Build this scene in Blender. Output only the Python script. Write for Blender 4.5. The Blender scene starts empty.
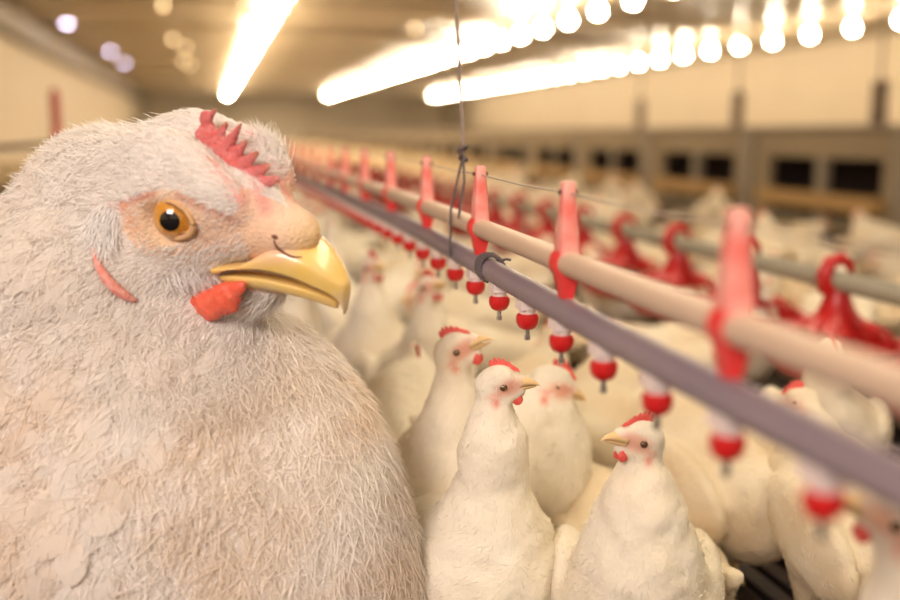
import bpy, math, random
import numpy as np
from mathutils import Vector, Matrix
rng = np.random.default_rng(7)
random.seed(7)
scene = bpy.context.scene
COL = scene.collection

# ------------------------------------------------------------------ camera
F = 1000.0                      # focal length in pixels of the 900x600 frame
HC = 0.63                       # camera height
VPX, VPY = 205.0, 133.0         # where lines running down the barn meet
PITCH = math.atan((300 - VPY) / F)
YAW = math.atan((450 - VPX) / F * math.cos(PITCH))
cd = bpy.data.cameras.new('camera')
cam = bpy.data.objects.new('camera', cd)
COL.objects.link(cam)
cam.location = (0, 0, HC)
cam.rotation_euler = (math.pi / 2 - PITCH, 0, -YAW)
cd.sensor_width = 36.0
cd.lens = 36.0 * F / 900.0
cd.clip_start = 0.02
cd.clip_end = 200
cd.dof.use_dof = True
cd.dof.focus_distance = 1.03
cd.dof.aperture_fstop = 1.9
scene.camera = cam
bpy.context.view_layer.update()
CM = cam.matrix_world.copy()

# ------------------------------------------------------------------ light
w = bpy.data.worlds.new('world'); scene.world = w; w.use_nodes = True
bg = w.node_tree.nodes['Background']
bg.inputs[0].default_value = (1.0, 0.83, 0.64, 1)
bg.inputs[1].default_value = 0.55
scene.view_settings.view_transform = 'Standard'
scene.view_settings.look = 'None'
scene.view_settings.gamma = 1
scene.view_settings.exposure = 0.27

def area(name, loc, size, size_y, power, color, target=None, rot=None):
    l = bpy.data.lights.new(name, 'AREA'); l.shape = 'RECTANGLE'
    l.size = size; l.size_y = size_y; l.energy = power; l.color = color
    o = bpy.data.objects.new(name, l); COL.objects.link(o); o.location = loc
    if target is not None:
        o.rotation_euler = (Vector(target) - Vector(loc)).to_track_quat('-Z', 'Y').to_euler()
    return o
# added area fills boosting the bulb rows, plus a key light added behind the camera
area('lamp_row_fill', (1.1, 8.0, 2.38), 0.5, 18.0, 200, (1.0, 0.84, 0.60))
area('lamp_row_fill', (5.8, 8.0, 2.38), 0.5, 20.0, 230, (1.0, 0.83, 0.58))
area('lamp_row_fill', (3.2, 36.0, 2.38), 3.0, 40.0, 900, (1.0, 0.84, 0.62))
area('key_light', (-1.9, -1.7, 2.25), 1.8, 1.3, 122, (1.0, 0.87, 0.80), (0.0, 1.0, 0.3))

# ------------------------------------------------------------------ helpers
def ray(px, py):
    return CM.to_3x3() @ Vector(((px - 450) / F, (300 - py) / F, -1.0))
def at_depth(px, py, zc):
    return CM.translation + ray(px, py) * zc
def on_x(px, X, py=VPY):
    d = ray(px, py); return CM.translation + d * (X / d.x)
def on_z(px, py, Z):
    d = ray(px, py); return CM.translation + d * ((Z - HC) / d.z)

def link(o, parent=None):
    COL.objects.link(o)
    if parent is not None: o.parent = parent
    return o
def mesh_obj(name, V, Fc, mat, parent=None, smooth=True, colors=None):
    """V (n,3) array, Fc (m,k) array or list of arrays"""
    me = bpy.data.meshes.new(name)
    V = np.asarray(V, dtype=np.float32)
    if isinstance(Fc, np.ndarray):
        m, k = Fc.shape
        me.vertices.add(len(V)); me.vertices.foreach_set('co', V.ravel())
        me.loops.add(m * k); me.loops.foreach_set('vertex_index', Fc.astype(np.int32).ravel())
        me.polygons.add(m)
        me.polygons.foreach_set('loop_start', (np.arange(m) * k).astype(np.int32))
        me.polygons.foreach_set('loop_total', np.full(m, k, dtype=np.int32))
        me.update(calc_edges=True)
    else:
        me.from_pydata(V.tolist(), [], [list(map(int, f)) for f in Fc])
        me.update()
    me.validate()
    if smooth:
        me.polygons.foreach_set('use_smooth', [True] * len(me.polygons))
    if colors is not None:
        a = me.color_attributes.new('Col', 'FLOAT_COLOR', 'POINT')
        c = np.ones((len(V), 4), dtype=np.float32); c[:, :3] = colors
        a.data.foreach_set('color', c.ravel())
    if mat is not None: me.materials.append(mat)
    return link(bpy.data.objects.new(name, me), parent)
def empty(name, loc=(0, 0, 0)):
    o = bpy.data.objects.new(name, None); o.location = loc; o.empty_display_size = 0.05
    return link(o)
def tag(o, label=None, cat=None, group=None, kind=None):
    if label: o['label'] = label
    if cat: o['category'] = cat
    if group: o['group'] = group
    if kind: o['kind'] = kind
    return o
def copy_tree(o, parent=None):
    c = o.copy(); COL.objects.link(c)
    if parent is not None: c.parent = parent
    for ch in list(o.children): copy_tree(ch, c)
    return c

class MB:
    def __init__(s): s.v = []; s.f = []
    def add(s, V, Fc):
        n = len(s.v); s.v += [tuple(p) for p in V]; s.f += [tuple(i + n for i in f) for f in Fc]; return s
    def box(s, a, b):
        x0, y0, z0 = a; x1, y1, z1 = b
        return s.add([(x0,y0,z0),(x1,y0,z0),(x1,y1,z0),(x0,y1,z0),(x0,y0,z1),(x1,y0,z1),(x1,y1,z1),(x0,y1,z1)],
              [(0,3,2,1),(4,5,6,7),(0,1,5,4),(1,2,6,5),(2,3,7,6),(3,0,4,7)])
    def tube(s, pts, r, n=12, caps=True):
        pts = [Vector(p) for p in pts]; m = len(pts)
        rs = r if hasattr(r, '__len__') else [r] * m
        up = None; V = []
        for i, p in enumerate(pts):
            t = (pts[min(i + 1, m - 1)] - pts[max(i - 1, 0)]).normalized()
            if up is None:
                up = Vector((0, 0, 1)) if abs(t.z) < 0.9 else Vector((1, 0, 0))
            a = (up - t * up.dot(t)).normalized(); up = a; b = t.cross(a)
            for k in range(n):
                q = 2 * math.pi * k / n
                V.append(p + (a * math.cos(q) + b * math.sin(q)) * rs[i])
        Fc = [(i*n+k, i*n+(k+1)%n, (i+1)*n+(k+1)%n, (i+1)*n+k) for i in range(m-1) for k in range(n)]
        if caps:
            Fc.append(tuple(range(n))[::-1]); Fc.append(tuple((m-1)*n+k for k in range(n)))
        return s.add(V, Fc)
    def lathe(s, prof, n=20, c=(0, 0, 0)):
        V = [(c[0]+r*math.cos(2*math.pi*k/n), c[1]+r*math.sin(2*math.pi*k/n), c[2]+z) for r, z in prof for k in range(n)]
        m = len(prof)
        Fc = [(i*n+k, (i+1)*n+k, (i+1)*n+(k+1)%n, i*n+(k+1)%n) for i in range(m-1) for k in range(n)]
        Fc.append(tuple(range(n))); Fc.append(tuple((m-1)*n+k for k in range(n))[::-1])
        return s.add(V, Fc)
    def build(s, name, mat, parent=None, smooth=False, bevel=0, auto=False):
        o = mesh_obj(name, np.array([tuple(p) for p in s.v]), list(s.f), mat, parent, smooth)
        if bevel:
            b = o.modifiers.new('bevel', 'BEVEL'); b.width = bevel; b.segments = 2; b.limit_method = 'ANGLE'
        if auto:
            try:
                o.data.set_sharp_from_angle(angle=math.radians(40))
            except Exception: pass
        return o

# ------------------------------------------------------------------ materials
def mat(name, color=(.8,.8,.8), rough=.5, metal=0, noise=0, nscale=20, bump=0, bscale=60, coat=0, sss=0,
        trans=0, vcol=False, color2=None, emis=None, estr=0, spec=.5, sheen=0, stretch=None):
    m = bpy.data.materials.new(name); m.use_nodes = True
    nt = m.node_tree; p = nt.nodes['Principled BSDF']; L = nt.links
    p.inputs['Base Color'].default_value = (*color, 1)
    p.inputs['Roughness'].default_value = rough
    p.inputs['Metallic'].default_value = metal
    p.inputs['Specular IOR Level'].default_value = spec
    if coat: p.inputs['Coat Weight'].default_value = coat; p.inputs['Coat Roughness'].default_value = .05
    if sheen: p.inputs['Sheen Weight'].default_value = sheen
    if sss:
        p.inputs['Subsurface Weight'].default_value = sss
        p.inputs['Subsurface Radius'].default_value = (1, .35, .2)
        p.inputs['Subsurface Scale'].default_value = .01
    if emis:
        p.inputs['Emission Color'].default_value = (*emis, 1); p.inputs['Emission Strength'].default_value = estr
    tc = nt.nodes.new('ShaderNodeTexCoord')
    vec = tc.outputs['Object']
    if stretch:
        mp = nt.nodes.new('ShaderNodeMapping'); mp.inputs['Scale'].default_value = stretch
        L.new(vec, mp.inputs[0]); vec = mp.outputs[0]
    src = None
    if vcol:
        a = nt.nodes.new('ShaderNodeVertexColor'); a.layer_name = 'Col'; src = a.outputs[0]
    if noise:
        n = nt.nodes.new('ShaderNodeTexNoise'); n.inputs['Scale'].default_value = nscale; n.inputs['Detail'].default_value = 6
        L.new(vec, n.inputs['Vector'])
        cr = nt.nodes.new('ShaderNodeMapRange'); cr.inputs[1].default_value = .3; cr.inputs[2].default_value = .7
        cr.inputs[3].default_value = 0; cr.inputs[4].default_value = noise
        L.new(n.outputs[0], cr.inputs[0])
        mx = nt.nodes.new('ShaderNodeMix'); mx.data_type = 'RGBA'
        c2 = color2 or tuple(c * .55 for c in color)
        mx.inputs['A'].default_value = (*color, 1); mx.inputs['B'].default_value = (*c2, 1)
        if src is not None: L.new(src, mx.inputs['A'])
        L.new(cr.outputs[0], mx.inputs['Factor']); src = mx.outputs['Result']
    if src is not None: L.new(src, p.inputs['Base Color'])
    if bump:
        n2 = nt.nodes.new('ShaderNodeTexNoise'); n2.inputs['Scale'].default_value = bscale; n2.inputs['Detail'].default_value = 5
        L.new(vec, n2.inputs['Vector'])
        bn = nt.nodes.new('ShaderNodeBump'); bn.inputs['Strength'].default_value = bump; bn.inputs['Distance'].default_value = .004
        L.new(n2.outputs[0], bn.inputs['Height']); L.new(bn.outputs[0], p.inputs['Normal'])
    if trans:
        t = nt.nodes.new('ShaderNodeBsdfTranslucent'); t.inputs[0].default_value = (*color, 1)
        if src is not None: L.new(src, t.inputs[0])
        ms = nt.nodes.new('ShaderNodeMixShader'); ms.inputs[0].default_value = trans
        L.new(p.outputs[0], ms.inputs[1]); L.new(t.outputs[0], ms.inputs[2])
        L.new(ms.outputs[0], nt.nodes['Material Output'].inputs['Surface'])
    return m

M = dict(
  plumage = mat('hen_body', (.80,.72,.66), .8, vcol=True, noise=.30, nscale=.10, bump=.8, bscale=.35, spec=.2, color2=(.55,.38,.32)),
  feather = mat('white_feather', (.86,.80,.75), .75, vcol=True, trans=.42, spec=.1),
  comb = mat('comb_flesh', (.74,.10,.09), .42, vcol=True, noise=.7, nscale=.16, bump=1.0, bscale=.5, color2=(.86,.34,.34), spec=.5),
  wattle = mat('wattle_flesh', (.80,.10,.05), .42, noise=.6, nscale=.12, bump=.4, bscale=.3, color2=(.86,.20,.12)),
  lobe = mat('earlobe_flesh', (.80,.24,.19), .5, noise=.7, nscale=.2, color2=(.86,.50,.42), bump=.6, bscale=.5),
  beak = mat('beak_horn', (.84,.56,.16), .24, vcol=True, noise=.35, nscale=.06, color2=(.88,.66,.36), coat=.35, bump=.12, bscale=.12),
  cere = mat('nostril_skin', (.82,.50,.33), .45, noise=.5, nscale=.15, color2=(.80,.38,.27), bump=.6, bscale=.4),
  lid = mat('eyelid_skin', (.80,.50,.22), .5, noise=.5, nscale=.2, color2=(.74,.38,.24), bump=.7, bscale=.6),
  iris = mat('amber_iris', (.52,.20,.02), .2, noise=.7, nscale=.3, color2=(.74,.38,.06), coat=1),
  pupil = mat('black_pupil', (.006,.005,.005), .06, coat=1),
  dark_line = mat('dark_crease', (.16,.05,.03), .5),
  hen = mat('flock_plumage', (.86,.79,.66), .85, vcol=True, noise=.35, nscale=22, bump=.7, bscale=70, spec=.15, color2=(.78,.66,.46), trans=.12),
  hencomb = mat('flock_comb', (.70,.09,.07), .5, bump=.5, bscale=200),
  henbeak = mat('flock_beak', (.72,.48,.20), .4, vcol=True),
  eye = mat('flock_eye', (.10,.04,.01), .15, coat=1),
  leg = mat('yellow_leg', (.72,.50,.20), .6, bump=.4, bscale=200),
  tan = mat('tan_pipe', (.62,.46,.34), .5, noise=.35, nscale=8, color2=(.50,.36,.25), bump=.1, bscale=60),
  dark = mat('dark_pipe', (.235,.185,.225), .42, noise=.5, nscale=10, color2=(.33,.26,.26), bump=.15, bscale=80),
  red = mat('red_plastic', (.74,.035,.035), .38, noise=.3, nscale=40, color2=(.80,.12,.10)),
  fade = mat('faded_red_plastic', (.80,.16,.13), .45, noise=.95, nscale=30, color2=(.84,.50,.42), bump=.2, bscale=80),
  nip = mat('nipple_red', (.56,.010,.012), .3, noise=.3, nscale=60, color2=(.62,.04,.03)),
  white = mat('white_plastic', (.84,.72,.68), .4, noise=.3, nscale=50, color2=(.78,.60,.55)),
  steel = mat('steel', (.75,.73,.70), .25, 1),
  cord = mat('cord', (.40,.31,.26), .8, bump=.8, bscale=500, noise=.5, nscale=150, color2=(.25,.20,.19)),
  cordk = mat('dark_cord', (.15,.115,.12), .8, bump=.8, bscale=500),
  wire = mat('wire', (.50,.42,.36), .5, .4),
  greypipe = mat('grey_pipe', (.27,.24,.17), .5, noise=.3, nscale=10),
  feeder = mat('feeder_red', (.44,.010,.010), .38, noise=.3, nscale=20, color2=(.52,.02,.015)),
  floor = mat('slat_brown', (.022,.012,.008), .8, noise=.7, nscale=9, color2=(.06,.032,.02), bump=.4, bscale=40),
  wall = mat('cream_wall', (.72,.59,.42), .7, noise=.5, nscale=.8, color2=(.64,.52,.36)),
  ceil = mat('ceiling_sheet', (.66,.54,.37), .33, spec=.3, noise=.5, nscale=.6, color2=(.58,.44,.27), bump=.03, bscale=4),
  beam = mat('dark_beam', (.16,.10,.06), .6),
  nest = mat('nest_board', (.36,.27,.16), .7, noise=.4, nscale=3),
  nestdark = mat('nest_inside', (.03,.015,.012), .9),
  ledge = mat('nest_ledge', (.50,.29,.10), .7),
  post = mat('nest_post', (.30,.24,.17), .6),
  bulb = mat('warm_bulb', (1,.9,.7), .4, emis=(1.0,.84,.60), estr=180),
  socket = mat('lamp_socket', (.55,.45,.33), .5),
  dim = mat('dim_bulb', (1,.85,.6), .4, emis=(1.0,.70,.35), estr=7),
  cool = mat('cool_daylight_pane', (.9,.9,1), .4, emis=(.80,.72,1.0), estr=26),
  flock = mat('flock_far', (.70,.56,.36), .9, noise=.6, nscale=6, color2=(.62,.45,.22)),
)

# ------------------------------------------------------------------ distance fields and surface nets
def smin(a, b, k):
    h = np.clip(.5 + .5 * (b - a) / k, 0, 1)
    return b * (1 - h) + a * h - k * h * (1 - h)
def d_cone(P, a, b, r1, r2):
    a = np.asarray(a, float); b = np.asarray(b, float); ba = b - a
    pa = P - a; h = np.clip(pa @ ba / (ba @ ba), 0, 1)
    return np.linalg.norm(pa - h[..., None] * ba, axis=-1) - (r1 + (r2 - r1) * h)
def d_ell(P, c, R, A=None):
    q = P - np.asarray(c, float)
    if A is not None: q = q @ np.asarray(A).T       # rows of A = local axes
    R = np.asarray(R, float)
    k0 = np.linalg.norm(q / R, axis=-1); k1 = np.linalg.norm(q / (R * R), axis=-1) + 1e-9
    return k0 * (k0 - 1) / k1
def surface_nets(fn, xs, ys, zs):
    nx, ny, nz = len(xs), len(ys), len(zs)
    Fv = np.empty((nx, ny, nz), np.float32)
    for i in range(0, nx, 16):
        g = np.stack(np.meshgrid(xs[i:i+16], ys, zs, indexing='ij'), -1)
        Fv[i:i+16] = fn(g)
    S = Fv < 0
    G = (xs, ys, zs)
    acc = np.zeros((nx-1, ny-1, nz-1, 3), np.float32); cnt = np.zeros((nx-1, ny-1, nz-1), np.float32)
    quads = []
    cross = []
    for ax in range(3):
        sl0 = [slice(None)] * 3; sl1 = [slice(None)] * 3
        sl0[ax] = slice(0, -1); sl1[ax] = slice(1, None)
        c = S[tuple(sl0)] != S[tuple(sl1)]
        idx = np.argwhere(c)
        i1 = idx.copy(); i1[:, ax] += 1
        f0 = Fv[tuple(idx.T)]; f1 = Fv[tuple(i1.T)]
        t = f0 / (f0 - f1)
        pos = np.stack([G[k][idx[:, k]] for k in range(3)], -1).astype(np.float32)
        pos[:, ax] += t * (G[ax][i1[:, ax]] - G[ax][idx[:, ax]])
        o1, o2 = (ax + 1) % 3, (ax + 2) % 3
        for da in (0, -1):
            for db in (0, -1):
                j = idx.copy(); j[:, o1] += da; j[:, o2] += db
                ok = np.all(j >= 0, axis=1) & (j[:, 0] < nx-1) & (j[:, 1] < ny-1) & (j[:, 2] < nz-1)
                np.add.at(acc, tuple(j[ok].T), pos[ok]); np.add.at(cnt, tuple(j[ok].T), 1)
        cross.append((ax, idx, S[tuple(idx.T)]))
    used = cnt > 0
    ids = -np.ones(cnt.shape, np.int64); ids[used] = np.arange(used.sum())
    V = acc[used] / cnt[used][:, None]
    for ax, idx, s in cross:
        o1, o2 = (ax + 1) % 3, (ax + 2) % 3
        ok = (idx[:, o1] > 0) & (idx[:, o2] > 0) & (idx[:, o1] < cnt.shape[o1]) & (idx[:, o2] < cnt.shape[o2])
        idx = idx[ok]; s = s[ok]
        q = []
        for da, db in ((-1, -1), (0, -1), (0, 0), (-1, 0)):
            j = idx.copy(); j[:, o1] += da; j[:, o2] += db
            q.append(ids[tuple(j.T)])
        q = np.stack(q, -1); q[~s] = q[~s][:, ::-1]
        quads.append(q)
    return V, np.concatenate(quads)
def grad(fn, P, e):
    g = np.stack([fn(P + d) - fn(P - d) for d in np.eye(3) * e], -1)
    return g / (np.linalg.norm(g, axis=-1, keepdims=True) + 1e-9)
def in_poly(x, y, poly):
    r = np.zeros(x.shape, bool); n = len(poly)
    for i in range(n):
        x0, y0 = poly[i]; x1, y1 = poly[(i + 1) % n]
        c = ((y0 > y) != (y1 > y)) & (x < (x1 - x0) * (y - y0) / (y1 - y0 + 1e-9) + x0)
        r ^= c
    return r
def axis_grid(parts):
    out = []
    for a, b, s in parts: out.append(np.arange(a, b, s))
    out.append([parts[-1][1]]); return np.concatenate(out)
def nz(v): v = np.asarray(v, float); return v / np.linalg.norm(v)

# ------------------------------------------------------------------ head kit shared by every hen (head units: beak tip at f=200)
def loft(sections, n=20):
    """sections: (centre, axis_a, axis_b) superellipse rings"""
    V = []; m = len(sections)
    for c, a, b in sections:
        for k in range(n):
            q = 2 * math.pi * k / n
            V.append(np.asarray(c) + np.asarray(a) * math.cos(q) + np.asarray(b) * math.sin(q))
    V.append(np.asarray(sections[0][0], float)); V.append(np.asarray(sections[-1][0], float))
    Fc = [(i*n+k, i*n+(k+1)%n, (i+1)*n+(k+1)%n, (i+1)*n+k) for i in range(m-1) for k in range(n)]
    Fc += [(m*n, (k+1)%n, k) for k in range(n)]
    Fc += [(m*n+1, (m-1)*n+k, (m-1)*n+(k+1)%n) for k in range(n)]
    return np.array(V), Fc
def interp_rows(rows, steps):
    rows = np.array(rows, float); t = np.linspace(0, len(rows) - 1, steps)
    # Catmull-Rom
    out = []
    for s in t:
        i = min(int(s), len(rows) - 2); u = s - i
        p0 = rows[max(i-1, 0)]; p1 = rows[i]; p2 = rows[i+1]; p3 = rows[min(i+2, len(rows)-1)]
        out.append(.5 * (2*p1 + (p2-p0)*u + (2*p0-5*p1+4*p2-p3)*u*u + (3*p1-p0-3*p2+p3)*u**3))
    return np.array(out)

def upper_beak_geo(rows, steps=36, n=28):
    """rows: f, ridge u, tomium u, half width"""
    R = interp_rows(rows, steps); V = []
    for f, ur, ut, wd in R:
        hgt = ur - ut
        for k in range(n):
            a = 2 * math.pi * k / n
            c, s = math.cos(a), math.sin(a)
            if s >= 0:      # dome
                V.append((f, ut + hgt * abs(s) ** .85, wd * np.sign(c) * abs(c) ** .8))
            else:           # slightly hollow underside
                V.append((f, ut - 2.0 * abs(s) + (3.5 * abs(s)), wd * c))
    m = len(R); V.append((R[0][0], R[0][2], 0)); V.append((R[-1][0], (R[-1][1]+R[-1][2])/2, 0))
    Fc = [(i*n+k, (i+1)*n+k, (i+1)*n+(k+1)%n, i*n+(k+1)%n) for i in range(m-1) for k in range(n)]
    Fc += [(m*n, k, (k+1)%n) for k in range(n)] + [(m*n+1, (m-1)*n+(k+1)%n, (m-1)*n+k) for k in range(n)]
    return np.array(V, float), Fc
def lower_beak_geo(rows, steps=24, n=24):
    R = interp_rows(rows, steps); V = []
    for f, ut, ub, wd in R:
        hgt = ut - ub
        for k in range(n):
            a = 2 * math.pi * k / n; c, s = math.cos(a), math.sin(a)
            V.append((f, ut + (1.0 * s if s >= 0 else hgt * s), wd * np.sign(c) * abs(c) ** .8))
    m = len(R); V.append((R[0][0], R[0][1], 0)); V.append((R[-1][0], R[-1][1], 0))
    Fc = [(i*n+k, (i+1)*n+k, (i+1)*n+(k+1)%n, i*n+(k+1)%n) for i in range(m-1) for k in range(n)]
    Fc += [(m*n, k, (k+1)%n) for k in range(n)] + [(m*n+1, (m-1)*n+(k+1)%n, (m-1)*n+k) for k in range(n)]
    return np.array(V, float), Fc
def plate_geo(top, base, th_top, th_base, k=6):
    """comb: ruled plate between base polyline and top polyline (same count) in the l=0 plane, rounded thickness"""
    V = []; n = len(top)
    for (bf, bu), (tf, tu) in zip(base, top):
        ring = []
        for j in range(k + 1):
            t = j / k; th = th_base * (1 - t) + th_top * t
            if j == k: th = .3 * th_top
            ring.append((bf + (tf - bf) * t, bu + (tu - bu) * t, th))
        for j in range(k, -1, -1): ring.append((ring[j][0], ring[j][1], -ring[j][2]))
        V += ring
    K = 2 * (k + 1)
    Fc = [(i*K+j, i*K+j+1, (i+1)*K+j+1, (i+1)*K+j) for i in range(n-1) for j in range(K-1)]
    Fc += [tuple(range(K))[::-1], tuple((n-1)*K+j for j in range(K))]
    return np.array(V, float), Fc
def sph_geo(c, R, n=16, m=10, A=None):
    V = []; c = np.asarray(c, float); R = np.asarray(R, float) * np.ones(3)
    A = np.eye(3) if A is None else np.asarray(A)
    for i in range(m + 1):
        t = math.pi * i / m
        for k in range(n):
            q = 2 * math.pi * k / n
            d = np.array([math.sin(t)*math.cos(q)*R[0], math.sin(t)*math.sin(q)*R[1], math.cos(t)*R[2]])
            V.append(c + d @ A)
    Fc = [(i*n+k, (i+1)*n+k, (i+1)*n+(k+1)%n, i*n+(k+1)%n) for i in range(m) for k in range(n)]
    return np.array(V), Fc
def join(*gs):
    V = []; Fc = []; n = 0
    for v, f in gs:
        V.append(np.asarray(v)); Fc += [tuple(i + n for i in q) for q in f]; n += len(v)
    return np.concatenate(V), Fc
#MAIN_HEN_BEGIN
# ------------------------------------------------------------------ the big hen in front
Z0 = 1.0; S0 = Z0 / F
def C(px, py, wv=0.0):                       # hen frame: x right, y up, z towards the lens, one unit = 1 px at Z0
    k = 1 - wv / 1000.0
    return np.array([(px - 450) * k, (300 - py) * k, wv])
HEN = empty('hen')
HEN.matrix_world = CM @ Matrix.Translation((0, 0, -Z0)) @ Matrix.Scale(S0, 4)
HEN_M = HEN.matrix_world.copy()
tag(HEN, 'large white hen with red comb and yellow beak filling the left foreground', 'hen')
# head axes
hf = nz([.845, -.16, .51]); hl = nz(np.cross([0, 1, 0], hf)); hl = -hl if hl[2] < 0 else hl
hu = np.cross(hl, hf); hu = hu if hu[1] > 0 else -hu
roll = math.radians(22)
hu, hl = nz(hu * math.cos(roll) + hl * math.sin(roll)), nz(hl * math.cos(roll) - hu * math.sin(roll))
HA = np.stack([hf, hu, hl])                  # rows
eye_h = np.array([28, 4, 52.0])
def proj(p): 
    k = 1 - p[..., 2] / 1000.0
    return p[..., 0] / k + 450, 300 - p[..., 1] / k
HO = C(172, 219, 70) - eye_h @ HA
def H(f, u, l): return HO + np.array([f, u, l], float) @ HA
def hp(px, py, l=0.0):                       # (f,u) in head frame for a pixel at lateral offset l
    # intersect the viewing ray of the pixel with the plane at offset l
    cam_p = np.array([0, 0, 1000.0]); d = nz(C(px, py, 0) - cam_p)
    t = (l - (cam_p - HO) @ hl) / (d @ hl)
    q = (cam_p + t * d - HO) @ HA.T
    return q[0], q[1]
up_w = np.array(CM.to_3x3().inverted() @ Vector((0, 0, 1)))
floor_c = np.array(HEN_M.inverted() @ Vector((0, 1.0, 0.004)))

def to_head(P): return (P - HO) @ HA.T
cran = hp(168, 208, 0)
def hen_field(P):
    d = d_ell(P, H(-2, 12, 24), (84, 68, 38), HA)
    d = smin(d, d_ell(P, H(-2, 12, -24), (90, 74, 38), HA), 8)
    # forehead puffs, face wedge, cheek, throat
    d = smin(d, d_ell(P, H(52, 10, 0), (62, 36, 40), HA), 14)
    d = smin(d, d_ell(P, H(52, 26, -30), (56, 46, 22), HA), 12)
    d = smin(d, d_ell(P, H(50, 16, 30), (54, 34, 18), HA), 12)
    d = smin(d, d_ell(P, H(92, -14, 0), (62, 28, 30), HA), 14)
    d = smin(d, d_cone(P, H(96, -6, 0), H(134, -20, 0), 31, 15), 12)
    for s in (1, -1): d = smin(d, d_cone(P, H(70, -18, s * 20), H(128, -14, s * 12), 22, 15), 10)
    for s in (1, -1):
        d = smin(d, d_ell(P, H(8, -34, s * 24), (60, 46, 30), HA), 16)
        d = smin(d, d_cone(P, H(2, 32, s * 44), H(92, 6, s * 26), 14, 6), 10)      # brow
    d = smin(d, d_ell(P, H(74, -50, 0), (54, 22, 20), HA), 10)
    d = smin(d, d_ell(P, H(44, -74, 0), (58, 30, 30), HA), 14)
    d = smin(d, d_cone(P, H(64, -72, 0), H(118, -54, 0), 27, 13), 10)
    for s in (1, -1):                                                                 # eye sockets
        d = -smin(-d, d_ell(P, H(eye_h[0], eye_h[1] - 3, s * 64), (29, 22, 17), HA), 6)
    # neck and body
    n = d_cone(P, C(66, 274, -45), C(-20, 378, -80), 96, 146)
    n = smin(n, d_cone(P, C(105, 300, -40), C(150, 470, -70), 100, 165), 40)
    n = smin(n, d_ell(P, C(112, 190, -30), (62, 58, 50)), 30)
    n = smin(n, d_ell(P, C(104, 222, -38), (84, 88, 72)), 24)
    d = smin(d, n, 48)
    b = d_ell(P, C(165, 610, -70), (278, 318, 165))
    b = smin(b, d_ell(P, C(197, 520, -70), (214, 243, 150)), 20)
    b = smin(b, d_ell(P, C(-160, 580, -160), (360, 270, 190)), 80)
    b = smin(b, d_cone(P, C(-400, 480, -200), C(-640, 330, -240), 120, 30), 60)
    d = smin(d, b, 50)
    fl = (floor_c - P) @ up_w
    return -smin(-d, -fl, 18)
xs = axis_grid([(-1250, -520, 14), (-520, -400, 6), (-400, -130, 2.6), (-130, 40, 6)])
ys = axis_grid([(-560, -180, 12), (-180, -40, 6), (-40, 230, 2.6), (230, 240, 5)])
zs = axis_grid([(-640, -110, 12), (-110, 120, 3), (120, 160, 8)])
hv, hq = surface_nets(hen_field, xs, ys, zs)

def near_px(P):                              # mirror the far side of the head on the near side, then to pixels
    q = to_head(P); q[..., 2] = np.abs(q[..., 2]); return proj(HO + q @ HA)
FACE = [(122,206),(150,192),(178,190),(208,206),(232,217),(242,205),(240,188),(258,192),(285,206),(305,214),(345,250),(330,300),
        (240,290),(214,281),(190,268),(165,262),(140,252),(122,232)]
def face_mask(P):
    x, y = near_px(P); q = to_head(P)
    return in_poly(x, y, FACE) & (q[..., 0] > -60) & ~((q[..., 2] < -6) & (q[..., 1] > 8) & (q[..., 0] < 98))
def seg_dist(x, y, a, b):
    ax, ay = a; bx, by = b
    t = np.clip(((x-ax)*(bx-ax)+(y-ay)*(by-ay))/((bx-ax)**2+(by-ay)**2), 0, 1)
    return np.hypot(x-ax-t*(bx-ax), y-ay-t*(by-ay))
base_c = np.array([.84, .78, .73])
cols = np.tile(base_c, (len(hv), 1))
fx, fy = near_px(hv); fm = face_mask(hv)
headish = np.linalg.norm(hv - H(40, 0, 0), axis=1) < 190
def paint(mask, c, a=1.0):
    mask = np.clip(mask, 0, 1)[:, None] * a
    cols[:] = cols * (1 - mask) + np.array(c) * mask
paint((fm & headish).astype(float), (.88, .61, .46))
g = np.exp(-((fx-165)**2 + (fy-225)**2) / 30**2) * headish; paint(g, (.88, .62, .34), .8)
g = np.exp(-((fx-260)**2 + (fy-245)**2) / 26**2) * headish * fm; paint(g, (.86, .56, .34), .8)
g = np.exp(-((fx-308)**2 + (fy-240)**2) / 20**2) * headish; paint(g, (.88, .62, .28), .8)
for a, b, c, ww, al in [((178,196),(238,222),(.55,.26,.20),4,.8), ((120,203),(152,194),(.62,.22,.16),4,.8),
                   ((97,208),(122,206),(.72,.22,.18),4,.9), ((205,150),(240,200),(.80,.28,.25),8,.8), ((250,172),(266,208),(.82,.34,.30),8,.85), ((203,130),(215,160),(.80,.40,.34),9,.8),
                   ((122,206),(134,228),(.80,.40,.22),6,.6), ((196,232),(212,246),(.62,.33,.25),3,.5)]:
    paint(np.exp(-(seg_dist(fx, fy, a, b) / ww) ** 2) * headish, c, al)
body = mesh_obj('body', hv, hq, M['plumage'], HEN, colors=cols)

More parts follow.
